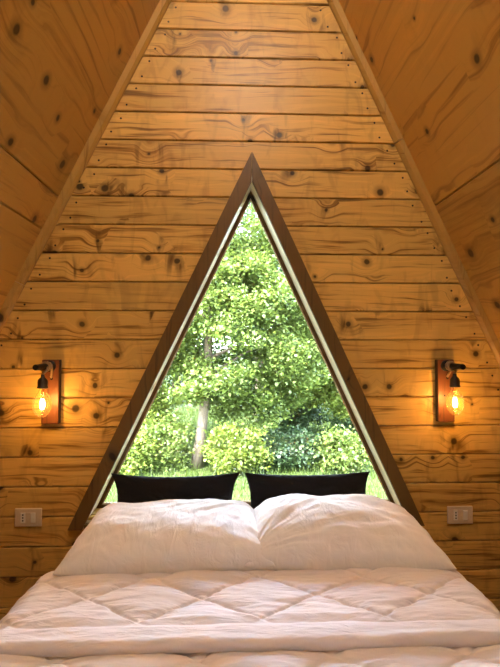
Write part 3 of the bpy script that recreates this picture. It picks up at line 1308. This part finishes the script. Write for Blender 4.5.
# shaded wood behind
for (x, y, h, lab, mat) in ((-4.2, 11.0, 6.5, 'rounded green tree in the wood behind the slim left tree', 'leaf_d'),
                            (-1.6, 12.5, 7.0, 'deep green tree in the wood behind the pale trunk', 'leaf_c'),
                            (1.3, 12.0, 5.2, 'dark green tree in the wood behind the middle of the window', 'leaf_c'),
                            (4.2, 11.5, 6.0, 'blue-green tree in the wood behind the bright right tree', 'leaf_d')):
    tree(x, y, h * 0.8, 0.14, [((0, 0, h * 0.5), (1.6, 1.3, h * 0.48), 190, 90, 0.22)], 0.12, M[mat], M['bark'], lab, nb=6)

tree(0.2, -11.5, 4.5, 0.15, [((0, 0, 2.6), (2.4, 1.6, 2.5), 170, 90, 0.28)], 0.16, M['leaf_d'], M['bark'],
     'bushy tree added unseen outside the entrance door to dim its reflection', nb=6)  # unseen tree, added to darken the door's reflection in the window


def shrub(x, y, rad, cl, per, leaf, mat, label):
    z = gz(x, y) - 0.02
    t = thing('shrub', label, 'shrub', (x, y, z), 'shrubs below the trees')
    cen, p = crown_points((0, 0, rad[2] * 0.8), rad, cl, per, 0.10)
    p = p[p[:, 2] > 0.03]
    leaves_mesh('foliage', p, leaf, M[mat], t)
    bm = bmesh.new()
    for i in range(9):
        e = Vector(cen[i])
        tube(bm, [(0, 0, 0), e * 0.5 + Vector((0, 0, .1)), e], [0.016, 0.011, 0.004], 6)
    bm_obj('stems', bm, M['bark'], t)
    return t


shrub(0.80, 5.0, (0.48, 0.35, 0.34), 40, 150, 0.05, 'leaf_c', 'dark green shrub below the trees behind the right black pillow')
shrub(1.62, 4.9, (0.42, 0.35, 0.30), 36, 150, 0.05, 'leaf_a', 'mid green low shrub at the bottom right of the window')
shrub(-1.55, 4.7, (0.42, 0.35, 0.34), 40, 150, 0.05, 'leaf_b', 'yellow-green shrub at the bottom left corner of the window')
shrub(-0.98, 5.0, (0.30, 0.3, 0.42), 40, 140, 0.05, 'leaf_a', 'mid green shrub just left of the pale trunk')
shrub(0.05, 4.7, (0.36, 0.3, 0.40), 40, 150, 0.05, 'leaf_b', 'bright green shrub just right of the pale trunk')
shrub(1.25, 7.9, (0.62, 0.45, 0.62), 70, 150, 0.06, 'leaf_c', 'deep green shrub in the shade behind the low shrubs')
shrub(2.75, 7.9, (0.7, 0.45, 0.6), 70, 150, 0.06, 'leaf_d', 'blue-green shrub on the grass at the right edge of the window')

# grass
N = 26000
gx = rng.uniform(-4.5, 4.5, N)
gy = rng.uniform(0.5, 11, N)
gzv = np.array([gz(a, b) for a, b in zip(gx, gy)])
hh = rng.uniform(0.05, 0.17, N)
ang = rng.uniform(0, 2 * PI, N)
wv = 0.006 + 0.004 * rng.random(N)
lx, ly = rng.normal(0, 0.04, N), rng.normal(0, 0.04, N)
v = np.empty((N, 3, 3))
v[:, 0] = np.stack([gx - np.cos(ang) * wv, gy - np.sin(ang) * wv, gzv - .01], 1)
v[:, 1] = np.stack([gx + np.cos(ang) * wv, gy + np.sin(ang) * wv, gzv - .01], 1)
v[:, 2] = np.stack([gx + lx, gy + ly, gzv + hh], 1)
me = bpy.data.meshes.new('grass')
me.from_pydata(v.reshape(-1, 3).tolist(), [], np.arange(N * 3).reshape(-1, 3).tolist())
me.materials.append(M['grass'])
go = link(bpy.data.objects.new('grass', me))
tag(go, 'sunlit meadow grass growing below the trees outside the window', 'grass', kind='stuff')

# unseen timber deck added before the entrance to bounce sun indoors
vs, fs, bd = [], [], []
x = LX - 0.4
while x < RX + 0.4:
    b = len(vs)
    for z in (-0.145, -0.18):
        vs += [(x, -8.5, z), (x + 0.136, -8.5, z), (x + 0.136, Y_FRONT - 0.27, z), (x, Y_FRONT - 0.27, z)]
    fs += [(b, b + 1, b + 2, b + 3), (b + 7, b + 6, b + 5, b + 4), (b, b + 4, b + 5, b + 1), (b + 1, b + 5, b + 6, b + 2),
           (b + 2, b + 6, b + 7, b + 3), (b + 3, b + 7, b + 4, b)]
    bd += [random.random()] * 6
    x += 0.142
for sx in (LX, APX, RX):
    b = len(vs)
    for z in (-0.181, -0.62):
        vs += [(sx - .06, -8.4, z), (sx + .06, -8.4, z), (sx + .06, Y_FRONT - .3, z), (sx - .06, Y_FRONT - .3, z)]
    fs += [(b, b + 1, b + 2, b + 3), (b + 7, b + 6, b + 5, b + 4), (b, b + 4, b + 5, b + 1), (b + 1, b + 5, b + 6, b + 2),
           (b + 2, b + 6, b + 7, b + 3), (b + 3, b + 7, b + 4, b)]
    bd += [0.5] * 6
struct(mesh_obj('bounce_terrace', vs, fs, M['floorw'], attr=bd))

# ------------------------------------------------------------------ light
SUN_EL, SUN_AZ = 52.0, 218.0      # azimuth measured from +Y clockwise; the sun stands behind the photographer
sd = bpy.data.lights.new('sun', 'SUN')
sd.energy = 5.5
sd.angle = math.radians(0.6)
sd.color = (1.0, 0.93, 0.82)
so = bpy.data.objects.new('sun', sd)
az = math.radians(SUN_AZ)
el = math.radians(SUN_EL)
dirv = Vector((math.sin(az) * math.cos(el), math.cos(az) * math.cos(el), math.sin(el)))
so.rotation_euler = dirv.to_track_quat('Z', 'Y').to_euler()
so.location = (0, -12, 14)
COL.objects.link(so)

world = bpy.data.worlds.new('sky')
scene.world = world
world.use_nodes = True
wt = world.node_tree
wt.nodes.clear()
sky = wt.nodes.new('ShaderNodeTexSky')
sky.sky_type = 'NISHITA'
sky.sun_disc = False
sky.sun_elevation = el
sky.sun_rotation = az
sky.air_density = 1.0
sky.dust_density = 2.0
bg = wt.nodes.new('ShaderNodeBackground')
bg.inputs[1].default_value = 2.2
wo = wt.nodes.new('ShaderNodeOutputWorld')
wtc = wt.nodes.new('ShaderNodeTexCoord')
wmp = wt.nodes.new('ShaderNodeMapping')
wmp.inputs['Scale'].default_value = (1.6, 1.6, 3.2)
wnz = wt.nodes.new('ShaderNodeTexNoise')
wnz.inputs['Scale'].default_value = 1.7
wnz.inputs['Detail'].default_value = 6.0
wmr = wt.nodes.new('ShaderNodeMapRange')
wmr.inputs[1].default_value = 0.36
wmr.inputs[2].default_value = 0.56
wmx = wt.nodes.new('ShaderNodeMix')
wmx.data_type = 'RGBA'
wmx.inputs[7].default_value = (1.55, 1.62, 1.75, 1)
wt.links.new(wtc.outputs['Generated'], wmp.inputs[0])
wt.links.new(wmp.outputs[0], wnz.inputs['Vector'])
wt.links.new(wnz.outputs[0], wmr.inputs[0])
wt.links.new(wmr.outputs[0], wmx.inputs[0])
wt.links.new(sky.outputs[0], wmx.inputs[6])
wt.links.new(wmx.outputs[2], bg.inputs[0])
wt.links.new(bg.outputs[0], wo.inputs[0])

# ------------------------------------------------------------------ camera
cam = bpy.data.cameras.new('camera')
cam.sensor_fit = 'AUTO'
cam.sensor_width = 36.0
cam.lens = 490.0 / 667.0 * 36.0
cam.clip_start = 0.02
cam.clip_end = 200
co = bpy.data.objects.new('camera', cam)
co.location = (0, -2.2297, CZ)
co.rotation_euler = (PI / 2 + 0.0352, 0, -0.0369)
COL.objects.link(co)
scene.camera = co

vs_ = scene.view_settings
vs_.view_transform = 'Standard'
vs_.look = 'None'
vs_.gamma = 1.0
vs_.use_curve_mapping = False
vs_.exposure = 2.6
